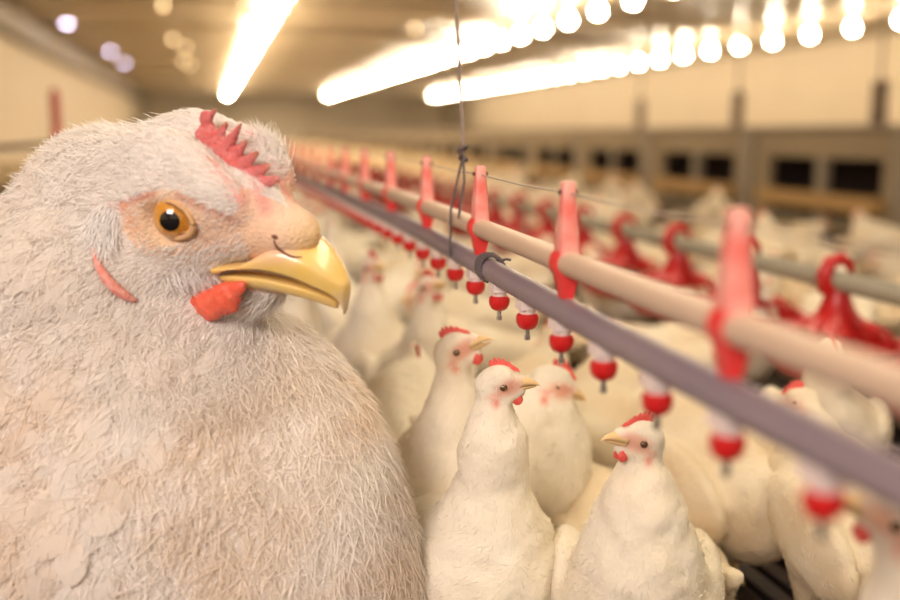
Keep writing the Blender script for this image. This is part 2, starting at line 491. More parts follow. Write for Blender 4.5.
# plumage ----------------------------------------------------
def sample_mesh(V, Q, n, weight=None):
    a, b, c, d = (V[Q[:, i]] for i in range(4))
    ar = .5 * np.linalg.norm(np.cross(c - a, d - b), axis=1)
    cen = (a + b + c + d) / 4
    if weight is not None: ar = ar * weight(cen)
    pr = ar / ar.sum(); i = rng.choice(len(Q), n, p=pr)
    u = rng.random((n, 1)); v = rng.random((n, 1))
    return (a[i]*(1-u)*(1-v) + b[i]*u*(1-v) + c[i]*u*v + d[i]*(1-u)*v)
def flow(P):
    q = to_head(P)
    back = -hf + .25 * hu
    hw = np.exp(-(np.linalg.norm(P - H(20, 10, 0), axis=1) / 120) ** 4)[:, None]
    down = nz([-.30, -1, .05]) * np.ones_like(P)
    left = np.clip((-300 - P[:, 0:1]) / 120, 0, 1)
    down = down + left * np.array([-.5, .35, 0])
    right = np.clip((P[:, 0:1] + 230) / 160, 0, 1) * (1 - hw)
    down = down + right * np.array([.45, .0, 0])
    cheek = np.clip((-20 - q[:, 1:2]) / 40, 0, 1)
    hb = back + cheek * (-.75 * hu)
    D = hb * hw + down * (1 - hw)
    return D / np.linalg.norm(D, axis=1, keepdims=True)
def ribbons(P, N, D, length, width, lift, curl, seg=3, taper=True, hue=None, leaf=False, spread=.3):
    """blades rooted at P, running along D, lifting off along N"""
    n = len(P); length = np.asarray(length).reshape(-1, 1) * np.ones((n, 1)); width = np.asarray(width).reshape(-1, 1) * np.ones((n, 1))
    T = D - N * (D * N).sum(1, keepdims=True); T /= np.linalg.norm(T, axis=1, keepdims=True) + 1e-9
    Bn = np.cross(N, T)
    ang = rng.normal(0, .18, (n, 1)) if leaf else rng.normal(0, spread, (n, 1))
    T = T * np.cos(ang) + Bn * np.sin(ang); Bn = np.cross(N, T)
    twist = rng.normal(0, .12 if leaf else .9, (n, 1)); Bw = Bn * np.cos(twist) + N * np.sin(twist)
    lift = np.asarray(lift).reshape(-1, 1) * np.ones((n, 1)); side = rng.normal(0, .12, (n, 1))
    ts = np.linspace(0, 1, seg + 1); rows = []
    for t in ts:
        c = P + T * length * t * (1 - .12 * t) + N * (lift * length * t - curl * length * t * t) + Bn * side * length * t * t
        if leaf: wd = width * (math.sin(math.pi * min(.08 + t * .9, 1)) ** .7)
        else: wd = width * (1 - .85 * t)
        if leaf:
            rows += [c - Bw * wd * .5, c + N * wd * .10, c + Bw * wd * .5]
        else:
            rows += [c - Bw * wd * .5, c + Bw * wd * .5]
    K = 3 if leaf else 2
    V = np.stack(rows, 1).reshape(-1, 3)              # n, (seg+1)*K, 3
    base = (np.arange(n) * (seg + 1) * K)[:, None]
    q = []
    for s in range(seg):
        for k in range(K - 1):
            q.append(np.stack([s*K+k, s*K+k+1, (s+1)*K+k+1, (s+1)*K+k]) * np.ones((n, 1), int) + base)
    Q = np.concatenate(q, 0)
    pn = np.sin(P[:, 0]/31 + 2*np.sin(P[:, 1]/47)) * np.sin(P[:, 1]/38 + 1.5*np.sin(P[:, 2]/41)) + .6*np.sin(P[:, 0]/13+P[:, 2]/17)*np.sin(P[:, 1]/15)
    far_ = np.clip((np.linalg.norm(P - H(20, 0, 0), axis=1) - 120) / 120, 0, 1)
    tint = np.clip(.45 + .5 * pn, 0, 1) * far_
    cn = (1 - .06 * rng.random((n, 1))) * (np.array([.95, .91, .87]) * (1 - tint[:, None]) + np.array([.90, .79, .68]) * tint[:, None]) * (hue if hue is not None else 1)
    Cc = np.repeat(cn, (seg + 1) * K, axis=0)
    return V, Q, Cc
def keep(P, lo=-.5):
    N = grad(hen_field, P, 1.0); return N
LOBE = [(100,214),(108,206),(120,210),(128,226),(122,244),(110,246),(98,238)]
layers = []
# broad contour feathers on neck and body
def w_body(c): return (np.linalg.norm(c - H(40, 0, 0), axis=1) > 125) * (to_head(c)[:, 0] < 60) * 1.0
P = sample_mesh(hv, hq, 4500, w_body); N = keep(P)
nn = len(P); dh = np.linalg.norm(P - H(30, 0, 0), axis=1)
ln = np.clip(20 + (dh - 100) * .11, 20, 58) * rng.uniform(.8, 1.25, nn)
layers.append(ribbons(P + N * .5, N, flow(P), ln, ln * .62, rng.uniform(.01, .07, nn), .04, seg=5, leaf=True,
                      hue=np.array([1., .985, .97])))
# soft barbs over everything but the face
def w_fine(c):
    x, y = near_px(c); d = np.linalg.norm(c - H(30, 0, 0), axis=1)
    wgt = np.where(d < 210, 3.4, np.where(c[:, 2] > -200, 1.0, .25))
    wgt = wgt * ~(face_mask(c) & (d < 200)); return wgt
P = sample_mesh(hv, hq, 125000, w_fine); N = keep(P); nn = len(P)
dh = np.linalg.norm(P - H(30, 0, 0), axis=1)
ln = np.clip(10 + (dh - 80) * .09, 10, 26) * rng.uniform(.6, 1.4, nn)
lf = np.where(dh < 110, rng.uniform(.05, .30, nn), rng.uniform(.04, .42, nn))
layers.append(ribbons(P, N, flow(P), ln, np.where(dh < 110, 1.5, 1.7) * rng.uniform(.7, 1.3, nn), lf, .10, seg=3, spread=np.where(dh < 130, .3, .65)[:, None]))
# sparse white bristles over the lower cheek and the lores
def w_br(c):
    x, y = near_px(c); d = np.linalg.norm(c - H(40, 0, 0), axis=1)
    m_ = face_mask(c) & (d < 180) & (x > 118) & (x < 250)
    return m_ * (np.clip((y - 236) / 20, 0, 1) * 1.0 + .06) * (np.hypot(x - 172, y - 219) > 27)
P = sample_mesh(hv, hq, 2600, w_br); N = keep(P); nn = len(P)
D = -hf * .75 - hu * .55 + np.zeros_like(P)
layers.append(ribbons(P, N, D, rng.uniform(7, 17, nn), 1.2, rng.uniform(.05, .3, nn), .1, seg=3))
# longer loose filaments on nape, forehead and chin
def w_long(c):
    q = to_head(c)
    nape = np.exp(-(np.linalg.norm(c - C(70, 140, -20), axis=1) / 60) ** 2)
    fore = 1.2 * np.exp(-(np.linalg.norm(c - H(88, 62, -34), axis=1) / 18) ** 2) * (q[:, 2] < -14)
    chin = 1.6 * np.exp(-(np.linalg.norm(c - H(92, -66, 8), axis=1) / 30) ** 2)
    return (nape + fore + chin + .0001) * ~(face_mask(c) & (q[:, 0] > -60) & (q[:, 2] > -14))
P = sample_mesh(hv, hq, 2600, w_long); N = keep(P); nn = len(P)
q = to_head(P); up_ = (q[:, 0:1] > 60) & (q[:, 1:2] > 20)
D = np.where(up_, hu * .9 + hf * .15, np.where(q[:, 1:2] < -30, -hu * .6 - hf * .8, -hf + .35 * hu))
layers.append(ribbons(P, N, D, rng.uniform(14, 28, nn), 1.5, rng.uniform(.2, .6, nn), .15, seg=4))
def w_ch(c):
    x, y = near_px(c); q = to_head(c)
    return (np.exp(-(seg_dist(x, y, (176,276), (232,278)) / 7)**2)) * (np.abs(q[:, 2]) > 8) * (np.linalg.norm(c - H(40, 0, 0), axis=1) < 160) + 1e-8
P = sample_mesh(hv, hq, 420, w_ch); N = keep(P); nn = len(P)
layers.append(ribbons(P, N, hf * .25 - hu * .9 + np.zeros_like(P), rng.uniform(12, 24, nn), 1.7, rng.uniform(.25, .6, nn), .1, seg=4, hue=np.array([1.04, 1.05, 1.08])))
# ear tuft
def w_ear(c):
    x, y = near_px(c); q = to_head(c)
    return (np.hypot(x - 104, (y - 226) * .8) < 17) * (np.abs(q[:, 2]) > 15) * 1.0 + 1e-7
P = sample_mesh(hv, hq, 1500, w_ear); N = keep(P); nn = len(P)
layers.append(ribbons(P, N, -hf * .2 - hu * .9 + np.zeros_like(P), rng.uniform(14, 26, nn), 1.6, rng.uniform(.3, .7, nn), .2, seg=4, hue=np.array([1.06, 1.07, 1.1])))
vo = 0; VV = []; QQ = []; CC = []
for v_, q_, c_ in layers:
    VV.append(v_); QQ.append(q_ + vo); CC.append(np.clip(c_, 0, .97)); vo += len(v_)
VV = np.concatenate(VV)
below = (floor_c - VV) @ up_w; VV = VV + np.clip(below, 0, None)[:, None] * up_w      # nothing pokes below the floor
pl = mesh_obj('plumage', VV, np.concatenate(QQ), M['feather'], HEN, colors=np.concatenate(CC))

# beak ------------------------------------------------------
def hfu(px, py, l=0): return hp(px, py, l)
rows = []
for (rx, ry), (tx, ty), wd in [((246,262),(210,271),45), ((270,250),(236,270),41), ((294,237),(262,272),35), ((314,247),(288,278),28),
                    ((329,259),(312,288),20), ((340,273),(328,295),13.5), ((347,286),(338,302),8), ((347,302),(343,311),4), ((344,314),(343,316),1.2)]:
    rf, ru = hp(rx, ry, 0); tf, tu = hp(tx, ty, wd)
    rows.append(((rf, ru), (tf, tu), wd))
def beak_upper(rows, steps=44, n=32):
    R = interp_rows([(a[0], a[1], b[0], b[1], w_) for a, b, w_ in rows], steps); V = []
    for rf, ru, tf, tu, wd in R:
        for k in range(n):
            a = 2 * math.pi * k / n; c, s = math.cos(a), math.sin(a)
            t = abs(s) ** 1.15 if s >= 0 else 0
            bulge = math.sin(min(abs(c), 1) * math.pi / 2) ** .62
            f_ = tf + (rf - tf) * t; u_ = tu + (ru - tu) * t + (2.5 * abs(s) if s < 0 else 0)
            V.append((f_, u_, wd * np.sign(c) * bulge))
    m = len(R); V.append((R[0][2], R[0][3], 0)); V.append((R[-1][0], R[-1][1], 0))
    Fc = [(i*n+k, (i+1)*n+k, (i+1)*n+(k+1)%n, i*n+(k+1)%n) for i in range(m-1) for k in range(n)]
    Fc += [(m*n, k, (k+1)%n) for k in range(n)] + [(m*n+1, (m-1)*n+(k+1)%n, (m-1)*n+k) for k in range(n)]
    return np.array(V, float), Fc
bv, bf_ = beak_upper(rows)
def to_local(V): return HO + np.asarray(V, float) @ HA
bl = to_local(bv)
bx, by = near_px(bl)
bc = np.tile([.84, .56, .13], (len(bl), 1))
def mixc(mask, c):
    m_ = np.clip(mask, 0, 1)[:, None]; bc[:] = bc * (1 - m_) + np.array(c) * m_
mixc(1 / (1 + np.exp((bx - 300 - (by - 262) * .35) / 5)) * (1 / (1 + np.exp((by - 262) / 2.5))), (.82, .50, .34))   # skin over the nostril
mixc(np.exp(-((bx - 345) ** 2 + (by - 308) ** 2) / 14 ** 2), (.84, .66, .42))
mixc(np.exp(-((bx - 325) ** 2 + (by - 262) ** 2) / 14 ** 2) * .5, (.90, .70, .34))
mixc(np.exp(-(seg_dist(bx, by, (212,270), (262,268)) / 3.0) ** 2) * .6, (.86, .50, .16))
mesh_obj('upper_beak', bl, bf_, M['beak'], HEN, colors=bc)
rows = []
for (tx, ty), (lx, ly), wd in [((218,276),(222,284),36), ((238,277),(243,289),34), ((262,280),(266,291),29), ((288,286),(290,296),22), ((310,292),(311,301),15), ((326,298),(326,305),8), ((335,303),(335,306),3)]:
    tf, tu = hp(tx, ty, wd); lf_, lu = hp(lx, ly, wd * .7)
    rows.append((tf, tu, lu - 3, wd))
lv, lf2 = lower_beak_geo(rows)
mesh_obj('lower_beak', to_local(lv), lf2, M['beak'], HEN, colors=np.tile([.80, .55, .16], (len(lv), 1)))
# nostril flap and slit, on both sides
def on_beak(px, py, lift=0.0):              # nearest point of the upper beak to a pixel, near side
    x, y = proj(bl); near = to_head(bl)[:, 2] > -4
    d = np.hypot(x - px, y - py) + np.where(near, 0, 1e3)
    i = np.argsort(d)[:4]; w_ = 1 / (d[i] + .5); p = (bl[i] * w_[:, None]).sum(0) / w_.sum()
    return p
cc = to_head(on_beak(283, 242)); 
for s in (1, -1):
    fl_ = sph_geo(to_local(np.array([cc[0], cc[1], s * (abs(cc[2]) - 9)])), (30, 15, 13), 24, 14,
                  np.stack([nz(hf * .88 - hu * .35), nz(hu * .9 + hf * .35), hl * s]))
    mesh_obj('nostril_flap', fl_[0], fl_[1], M['cere'], HEN)
def surf_pt(px, py, lift):
    """march the viewing ray on to the body field"""
    c0 = np.array([0, 0, 1000.0]); d = nz(C(px, py, 0) - c0); t = 700.0
    for _ in range(60):
        v = float(hen_field((c0 + d * t)[None])[0])
        t += v * .8
    return c0 + d * t - d * lift
FA = np.stack([nz(hf * .88 - hu * .35), nz(hu * .9 + hf * .35), hl])
FC = to_local(np.array([cc[0], cc[1], abs(cc[2]) - 9]))
def on_cere(px, py, sink):
    c0 = np.array([0, 0, 1000.0]); d = nz(C(px, py, 0) - c0); t = 700.0
    x_, y_ = proj(bl); tb_ = np.linalg.norm(bl[np.argmin(np.hypot(x_ - px, y_ - py) + np.where(to_head(bl)[:, 2] > 0, 0, 999))] - c0)
    for _ in range(70):
        p = (c0 + d * t)[None]
        t += float(min(hen_field(p)[0], d_ell(p, FC, (30, 15, 13), FA)[0])) * .7
        if t > 1500: break
    return c0 + d * (min(t, tb_) + sink)
tb = MB()
tb.tube(interp_rows([on_cere(x, y, .2) for x, y in [(274,240),(277,247),(284,253),(293,257),(302,257)]], 16), list(np.interp(np.linspace(0,4,16),[0,1,2,3,4],[.9,1.4,1.4,1.2,.5])), 8)
a_ = on_cere(272, 236, .5); b_ = on_cere(278, 238, .5)
tb.tube([a_, (a_ + b_) / 2, b_], [1.2, 2.4, 1.2], 8)
tb.build('nostril', M['dark_line'], HEN, smooth=True)
# comb ------------------------------------------------------
def head_sdf_mesh(fn, lo, hi, st, name, m_, colfn=None):
    V, Q = surface_nets(fn, *[np.arange(lo[k], hi[k], st) for k in range(3)])
    return mesh_obj(name, to_local(V), Q[:, ::-1] if False else Q, m_, HEN, colors=None if colfn is None else colfn(V))
def P2(x, y): f_, u_ = hp(x, y, 0); return (f_, u_, 0)
teeth = [((209,140),(206,117),9,6),((206,119),(217,109),5.5,1.0),((216,142),(227,123),7,1.6),((225,150),(241,124),8,1.3),((234,158),(246,141),7,2),
         ((240,168),(257,153),8,2.4),((248,177),(268,166),8,3),((254,186),(277,179),8,3.5)]
def comb_f(P):
    Q_ = P * np.array([1, 1, 1.45])
    d = None
    sp = [(209,140),(219,153),(232,169),(246,187),(255,199)]
    for a_, b_ in zip(sp[:-1], sp[1:]):
        e = d_cone(Q_, P2(*a_), P2(*b_), 15, 14); d = e if d is None else smin(d, e, 3)
    for a_, b_, r0, r1 in teeth: d = smin(d, d_cone(Q_, P2(*a_), P2(*b_), r0, r1), 3)
    return d + 1.0 * np.sin(P[..., 0]*.62) * np.sin(P[..., 1]*.55 + 1) * np.sin(P[..., 2]*.7 + .4)
pa_ = np.array([P2(x, y) for x, y in ((204,108),(280,196),(206,160),(250,120))])
def comb_c(V):
    c = np.tile([.76, .12, .11], (len(V), 1)); x, y = proj(to_local(V))
    for _, b_, r0, r1 in teeth[1:]:
        m_ = np.exp(-((x - b_[0])**2 + (y - b_[1])**2) / 5.0**2)[:, None]; c = c * (1 - m_ * .8) + np.array([.50, .25, .08]) * m_ * .8
    m_ = np.clip((y - 165) / 30, 0, 1)[:, None] * .6; return c * (1 - m_) + np.array([.80, .26, .30]) * m_
head_sdf_mesh(comb_f, (pa_[:, 0].min() - 12, pa_[:, 1].min() - 16, -16), (pa_[:, 0].max() + 14, pa_[:, 1].max() + 14, 16.2), 1.1, 'comb', M['comb'], comb_c)
# wattles
for sd in (1, -1):
    A0, A1, A2, A3 = [np.array([*hp(x, y, 38), 38.0]) for x, y in ((194, 300), (209, 305), (226, 298), (241, 286))]
    def wat(P):
        Q_ = P * np.array([1, 1, 1.0]); Q_[..., 2] = (np.abs(Q_[..., 2]) if False else Q_[..., 2] * sd - 38) * 1.7 + 38
        d = smin(smin(d_cone(Q_, A0, A1, 8, 15), d_cone(Q_, A1, A2, 15, 15), 5), d_cone(Q_, A2, A3, 14, 6), 5)
        return d + 1.1 * np.sin(P[..., 0] * .33 + 1) * np.sin(P[..., 1] * .38) + .6 * np.sin(P[..., 0] * .8) * np.sin(P[..., 2] * .9)
    lo = np.min([A0, A1, A2, A3], 0) - 20; hi = np.max([A0, A1, A2, A3], 0) + 20
    zl = (24, 52) if sd > 0 else (-52, -24)
    head_sdf_mesh(wat, (lo[0], lo[1], zl[0]), (hi[0], hi[1], zl[1]), 1.5, 'wattle', M['wattle'])
# earlobes: a crescent fold of bare red skin
lp = [(93,248),(97,262),(104,275),(113,286),(124,295),(136,301)]
pts = [surf_pt(x, y, 2.5) for x, y in lp]
b = MB(); b.tube(interp_rows(pts, 18), list(np.interp(np.linspace(0, 5, 18), [0,1,2,3,4,5], [1.2, 3.2, 4.6, 5.2, 4.8, 2])), 14); b.build('earlobe', M['lobe'], HEN, smooth=True)
pm = []
for p in pts:
    q = to_head(p); q[2] = -q[2]; pm.append(to_local(q))
b = MB(); b.tube(interp_rows(pm, 18), list(np.interp(np.linspace(0, 5, 18), [0,1,2,3,4,5], [1.2, 3.2, 4.6, 5.2, 4.8, 2])), 14); b.build('earlobe', M['lobe'], HEN, smooth=True)
# eyes
for s in (1, -1):
    ec = H(eye_h[0], eye_h[1], s * 45)
    ax = nz(hl * s * .84 + hf * .44 + hu * .14); a1 = nz(np.cross(hu, ax)); a2 = np.cross(ax, a1)
    E = np.stack([a1, a2, ax])
    R_ = 22.5
    g_ = sph_geo(ec, R_, 32, 24, E); eye = mesh_obj('eye', g_[0], g_[1], M['iris'], HEN)
    def cap(r, rad, nm, m_, dn=0):
        V = [ec + ax * rad]; n = 32
        for j in range(1, 7):
            th = r * j / 6
            for k in range(n):
                q = 2 * math.pi * k / n
                V.append(ec + (ax * math.cos(th) + (a1 * math.cos(q) + a2 * math.sin(q)) * math.sin(th)) * rad)
        Fc = [(0, 1 + k, 1 + (k + 1) % n) for k in range(n)]
        for j in range(5):
            Fc += [(1+j*n+k, 1+(j+1)*n+k, 1+(j+1)*n+(k+1)%n, 1+j*n+(k+1)%n) for k in range(n)]
        return mesh_obj(nm, np.array(V), Fc, m_, eye)
    cap(.42, R_ + .6, 'pupil', M['pupil'])
    for nm, r0, r1, wd, mt, dz in (('eyelid', 21, 17.5, 3.2, M['lid'], 12.5), ('eyelid_rim', 19.0, 15.5, 1.0, M['dark_line'], 14.6)):
        pts = []
        for k in range(41):
            q = 2 * math.pi * k / 40
            ex = r0 * math.cos(q); ey = r1 * math.sin(q)
            if math.cos(q) > .5: ex += 7 * (math.cos(q) - .5); ey -= 4 * (math.cos(q) - .5)     # pulled to the front corner
            pts.append(ec + hf * ex + hu * ey + ax * (dz - (2.0 if math.cos(q) > .6 else 0)))
        b = MB(); b.tube(pts, [wd * (1.15 if math.sin(2 * math.pi * k / 40) < 0 else .8) for k in range(41)], 10, caps=False)
        b.build(nm, mt, HEN if nm == 'eyelid' else eye, smooth=True)
#MAIN_HEN_END

# ------------------------------------------------------------------ building shell
XL, XR, Y0, Y1, ZC = -3.2, 13.5, -4.0, 58.0, HC + 2.1
b = MB(); b.box((XL, Y0, -.06), (XR, Y1, -.012)); 
y = .0
fl = MB()
fl.box((XL, Y0, -.06), (XR, Y1, -.02))
x = -1.2
while x < 2.6:
    fl.box((x, -.2, -.03), (x + .026, 4.2, 0)); x += .042
tag(fl.build('floor', M['floor']), kind='structure')
tag(MB().box((XL, Y0, ZC), (XR, Y1, ZC + .05)).build('ceiling', M['ceil']), kind='structure')
tag(MB().box((XL - .05, Y0, -.05), (XL, Y1, ZC)).build('wall_left', M['wall']), kind='structure')
tag(MB().box((XR, Y0, -.05), (XR + .05, Y1, ZC)).build('wall_right', M['wall']), kind='structure')
tag(MB().box((XL, Y1, -.05), (XR, Y1 + .05, ZC)).build('wall_far', M['wall']), kind='structure')
tag(MB().box((XL, Y0, ZC - .52), (XL + .30, Y1, ZC - .16)).build('trim_1', M['post']), kind='structure')
tm = MB()
tag(tm.box((XR - .1, Y0, ZC - .12), (XR, Y1, ZC)).build('trim_2', M['nest']), kind='structure')
yy = 3.0; nb = 3
while yy < 56:
    tag(MB().box((XL, yy, ZC - .10), (XR, yy + .12, ZC)).build('trim_%d' % nb, M['ceil']), kind='structure')
    nb += 1; yy += 5.2

# ------------------------------------------------------------------ ceiling lamps
def lamp_proto():
    r = empty('ceiling_lamp')
    b = MB().lathe([(.02, .20), (.028, .19), (.028, .09), (.034, .07), (.034, .03), (.02, .02)], 12)
    b.build('socket', M['socket'], r, smooth=True, auto=True)
    b = MB().lathe([(.018, .03), (.03, .0), (.060, -.05), (.066, -.08), (.052, -.110), (.02, -.125), (.002, -.13)], 14)
    b.build('bulb', M['bulb'], r, smooth=True)
    return r
lp0 = lamp_proto(); first = True
rows_l = [(1.12, 'glowing bulb in the nearest ceiling row above the big hen', 'bulbs of the nearest ceiling row'),
          (5.9, 'glowing bulb in the middle ceiling row', 'bulbs of the middle ceiling row'),
          (11.2, 'glowing bulb in the right ceiling row near the wall', 'bulbs of the right ceiling row')]
for X, lab, grp in rows_l:
    ystart = {1.12: 10.2, 5.9: 8.3, 11.2: 13.45}[X]
    yy = ystart
    while yy < 51:
        o = lp0 if first else copy_tree(lp0); first = False
        o.location = (X, yy, ZC - .20); tag(o, lab, 'lamp', grp); yy += 1.3
lp1 = empty('ceiling_lamp')
MB().lathe([(.015, .1), (.022, .09), (.022, .02), (.01, .01)], 10).build('socket', M['socket'], lp1, smooth=True)
MB().lathe([(.012, .02), (.03, -.02), (.03, -.05), (.01, -.07)], 12).build('bulb', M['dim'], lp1, smooth=True)
for i, (px, py) in enumerate([(163, 3), (173, 38), (186, 46), (183, 60), (190, 64), (415, 27)]):
    o = lp1 if i == 0 else copy_tree(lp1)
    o.location = on_z(px, py, ZC - .10)
    tag(o, 'dim amber lamp on the ceiling right of the long rows' if i == 5 else 'small dim amber lamp on the ceiling above the hen', 'lamp', None if i == 5 else 'dim lamps left of the bright rows')
ip = empty('ceiling_vent')
MB().box((-.1, -.16, -.03), (.1, .16, .02)).build('frame', M['socket'], ip)
MB().box((-.055, -.11, -.036), (.055, .11, -.028)).build('pane', M['cool'], ip)
for i, (px, py) in enumerate([(67, 22), (92, 39), (110, 50), (124, 62)]):
    o = ip if i == 0 else copy_tree(ip)
    o.location = on_z(px, py, ZC - .03); tag(o, 'pale violet lit vent in the ceiling over the left wall', 'vent', 'lit vents along the left ceiling')

# ------------------------------------------------------------------ nest boxes along the right
XN = 4.0
def nest(yc, wd=1.76):
    r = empty('nest_box', (XN, yc, 0))
    h0, h1, ht = .235, .465, .65
    hw = .64
    b = MB()
    b.box((0, -wd/2, 0), (.05, -hw, ht)); b.box((0, hw, 0), (.05, wd/2, ht))
    b.box((0, -hw, h1), (.05, hw, ht)); b.box((0, -hw, 0), (.05, hw, .06))
    b.build('front_panel', M['nest'], r, bevel=.006)
    MB().box((-.005, -.05, .06), (.05, .05, h1)).build('divider', M['post'], r, bevel=.004)
    MB().box((-.07, -hw - .04, .13), (.04, hw + .04, h0)).build('ledge', M['ledge'], r, bevel=.008)
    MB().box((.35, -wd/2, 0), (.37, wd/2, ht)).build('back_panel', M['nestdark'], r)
    MB().box((-.03, -wd/2, ht), (.4, wd/2, ht + .03)).build('roof', M['post'], r, bevel=.004)
    MB().box((-.02, -wd/2 - .05, 0), (.0, -wd/2 + .12, ht)).build('post', M['post'], r, bevel=.004)
    return r
n0 = nest(0)
inv = lambda px: on_x(px, XN, 175).y
yc0 = inv(820)
for i in range(22):
    o = n0 if i == 0 else copy_tree(n0)
    o.location = (XN, yc0 + (i - 1) * 1.78, 0)
    if i == 1: tag(o, 'tan nest box section with the two largest dark openings at right', 'nest box')
    elif i == 2: tag(o, 'second tan nest box section from the right, over the red feeders', 'nest box')
    else: tag(o, 'tan nest box section of the row with dark openings and ochre ledge', 'nest box', 'nest box sections in a row at the right')
hp0 = empty('hanger_post')
MB().box((-.03, -.05, 0), (.03, .05, .28)).build('bracket', M['beam'], hp0, bevel=.008)
MB().tube([(0, 0, .26), (0, 0, ZC - .62)], .008, 8).build('rod', M['beam'], hp0)
for i, px in enumerate([640, 737, 878]):
    o = hp0 if i == 0 else copy_tree(hp0)
    o.location = (XN + .2, on_x(px, XN + .2, 120).y, .68)
    tag(o, 'dark hanger standing on top of the nest boxes', 'hanger', 'dark hangers above the nest boxes')

# ------------------------------------------------------------------ drinker line
XD = 0.30
def rise(y):
    t = min(max((y - .45) / 1.2, 0), 1); return .016 * t * t * (3 - 2 * t)
def zt(y): return HC - .1135 + rise(y) * .8
def zd(y): return HC - .157 + rise(y)
YE = 46
ysamp = [-.25 + .05 * i for i in range(60)] + [2.75 + i for i in range(44)]
tag(MB().tube([(XD, y, zt(y)) for y in ysamp], .0108, 20).build('support_pipe', M['tan'], smooth=True),
    'tan upper pipe of the drinker line running from lower right into the distance', 'pipe')
tag(MB().tube([(XD, y, zd(y)) for y in ysamp], .0122, 20).build('water_pipe', M['dark'], smooth=True),
    'dark purplish water pipe directly under the tan pipe', 'pipe')
# clip with mast
def clip_proto():
    r = empty('pipe_clip')
    # origin at tan pipe centre; dark pipe 0.0405 lower
    secs = []
    for z, wx, wy in [(.006, .0092, .0135), (.018, .0088, .0115), (.035, .0078, .0095), (.055, .0064, .0074), (.068, .0058, .0064), (.070, .0046, .0052)]:
        secs.append((z, wx, wy))
    V = []; n = 16
    for z, wx, wy in secs:
        for k in range(n):
            q = 2 * math.pi * k / n; c, s = math.cos(q), math.sin(q)
            V.append((wx * np.sign(c) * abs(c) ** .45, wy * np.sign(s) * abs(s) ** .45, z))
    m = len(secs)
    Fc = [(i*n+k, i*n+(k+1)%n, (i+1)*n+(k+1)%n, (i+1)*n+k) for i in range(m-1) for k in range(n)] + [tuple(range(n))[::-1], tuple((m-1)*n+k for k in range(n))]
    MB().add(V, Fc).build('mast', M['fade'], r, smooth=True, auto=True)
    # collar round the support pipe
    def band(R0, R1, h, zc, yo=0, n=28):
        V = []
        for yv, rr in ((-h, R0), (-h, R1), (h, R1), (h, R0)):
            for k in range(n):
                q = 2 * math.pi * k / n; V.append((rr * math.cos(q), yv + yo, zc + rr * math.sin(q)))
        return V, [(i*n+k, i*n+(k+1)%n, ((i+1)%4)*n+(k+1)%n, ((i+1)%4)*n+k) for i in range(4) for k in range(n)]
    MB().add(*band(.0109, .0140, .007, 0)).build('collar', M['red'], r, smooth=True, auto=True)
    b = MB()
    b.add([(-.010,-.007,-.008),(.010,-.007,-.008),(.010,.007,-.008),(-.010,.007,-.008),(-.005,-.005,-.031),(.005,-.005,-.031),(.005,.005,-.031),(-.005,.005,-.031)],
          [(0,3,2,1)[::-1],(4,5,6,7)[::-1],(0,1,5,4)[::-1],(1,2,6,5)[::-1],(2,3,7,6)[::-1],(3,0,4,7)[::-1]])
    b.build('lower_hook', M['red'], r, smooth=True, auto=True)
    MB().tube([(-.0085, 0, .061), (.0085, 0, .061)], .0022, 8).build('wire_eye', M['dark_line'], r, smooth=True)
    return r
cp = clip_proto()
yk = on_x(480, XD, 224).y; dcl = (yk - on_x(733, XD, 315).y) / 2
clipY = []
k = -3
while len(clipY) < 70:
    y = yk + k * dcl; k += 1
    if y > 44: break
    if y > -.1: clipY.append(y)
for i, y in enumerate(clipY):
    o = cp if i == 0 else copy_tree(cp)
    o.location = (XD, y, zt(y))
    px = None
    pc = CM.inverted() @ Vector((XD, y, zt(y))); px = 450 + F * pc.x / -pc.z
    if abs(px - 480) < 8: tag(o, 'faded red mast clip beside the knotted cord', 'clip')
    elif abs(px - 733) < 20: tag(o, 'large blurred pink red mast clip nearest the right edge', 'clip')
    elif abs(px - 565) < 12: tag(o, 'faded red mast clip right of the knotted cord one', 'clip')
    elif abs(px - 429) < 8: tag(o, 'red mast clip just left of the hanging cord', 'clip')
    elif px > 900 or px < 0: tag(o, 'red mast clip of the drinker line outside the view', 'clip', 'near clips')
    else: tag(o, 'red mast clip on the pipes receding behind the beak', 'clip', 'receding mast clips')
# wire through the masts
wp = []
for i in range(len(clipY)):
    y = clipY[i]; wp.append((XD, y, zt(y) + .060))
    if i + 1 < len(clipY):
        y2 = (clipY[i] + clipY[i + 1]) / 2; wp.append((XD, y2, zt(y2) + .0585))
tag(MB().tube(wp, .0008, 6).build('guard_wire', M['wire'], smooth=True), 'thin wire strung through the tops of the red mast clips', 'wire')
# nipples
def nipple_proto():
    r = empty('nipple_drinker')     # origin at the dark pipe centre
    b = MB(); b.lathe([(.0075, -.008), (.0085, -.012), (.0085, -.020), (.0070, -.0245)], 16)
    b.box((-.0095, -.010, -.018), (.0095, .010, -.009))
    b.build('saddle', M['white'], r, smooth=True, auto=True)
    b = MB(); b.lathe([(.0085, -.0225), (.0108, -.0240), (.0112, -.0280), (.0106, -.0325), (.0083, -.0365), (.0045, -.0385), (.003, -.0388)], 24)
    b.build('cup', M['nip'], r, smooth=True, auto=True)
    b = MB(); b.lathe([(.0024, -.038), (.0024, -.0440), (.0030, -.0442), (.0030, -.0485), (.0018, -.0495)], 12)
    b.build('pin', M['steel'], r, smooth=True, auto=True)
    return r
npq = nipple_proto()
NY = [on_x(p, XD, q).y for p, q in ((822,515), (729,450), (659,402), (607,368), (566,343), (531,323), (503,304), (475,288), (456,275), (438,265), (423,255))]
stp = (NY[-1] - NY[0]) / 10
NYs = [NY[0] - stp * j for j in (2, 1)] + [NY[0] + stp * j for j in range(11)]
yy = NYs[-1] + stp
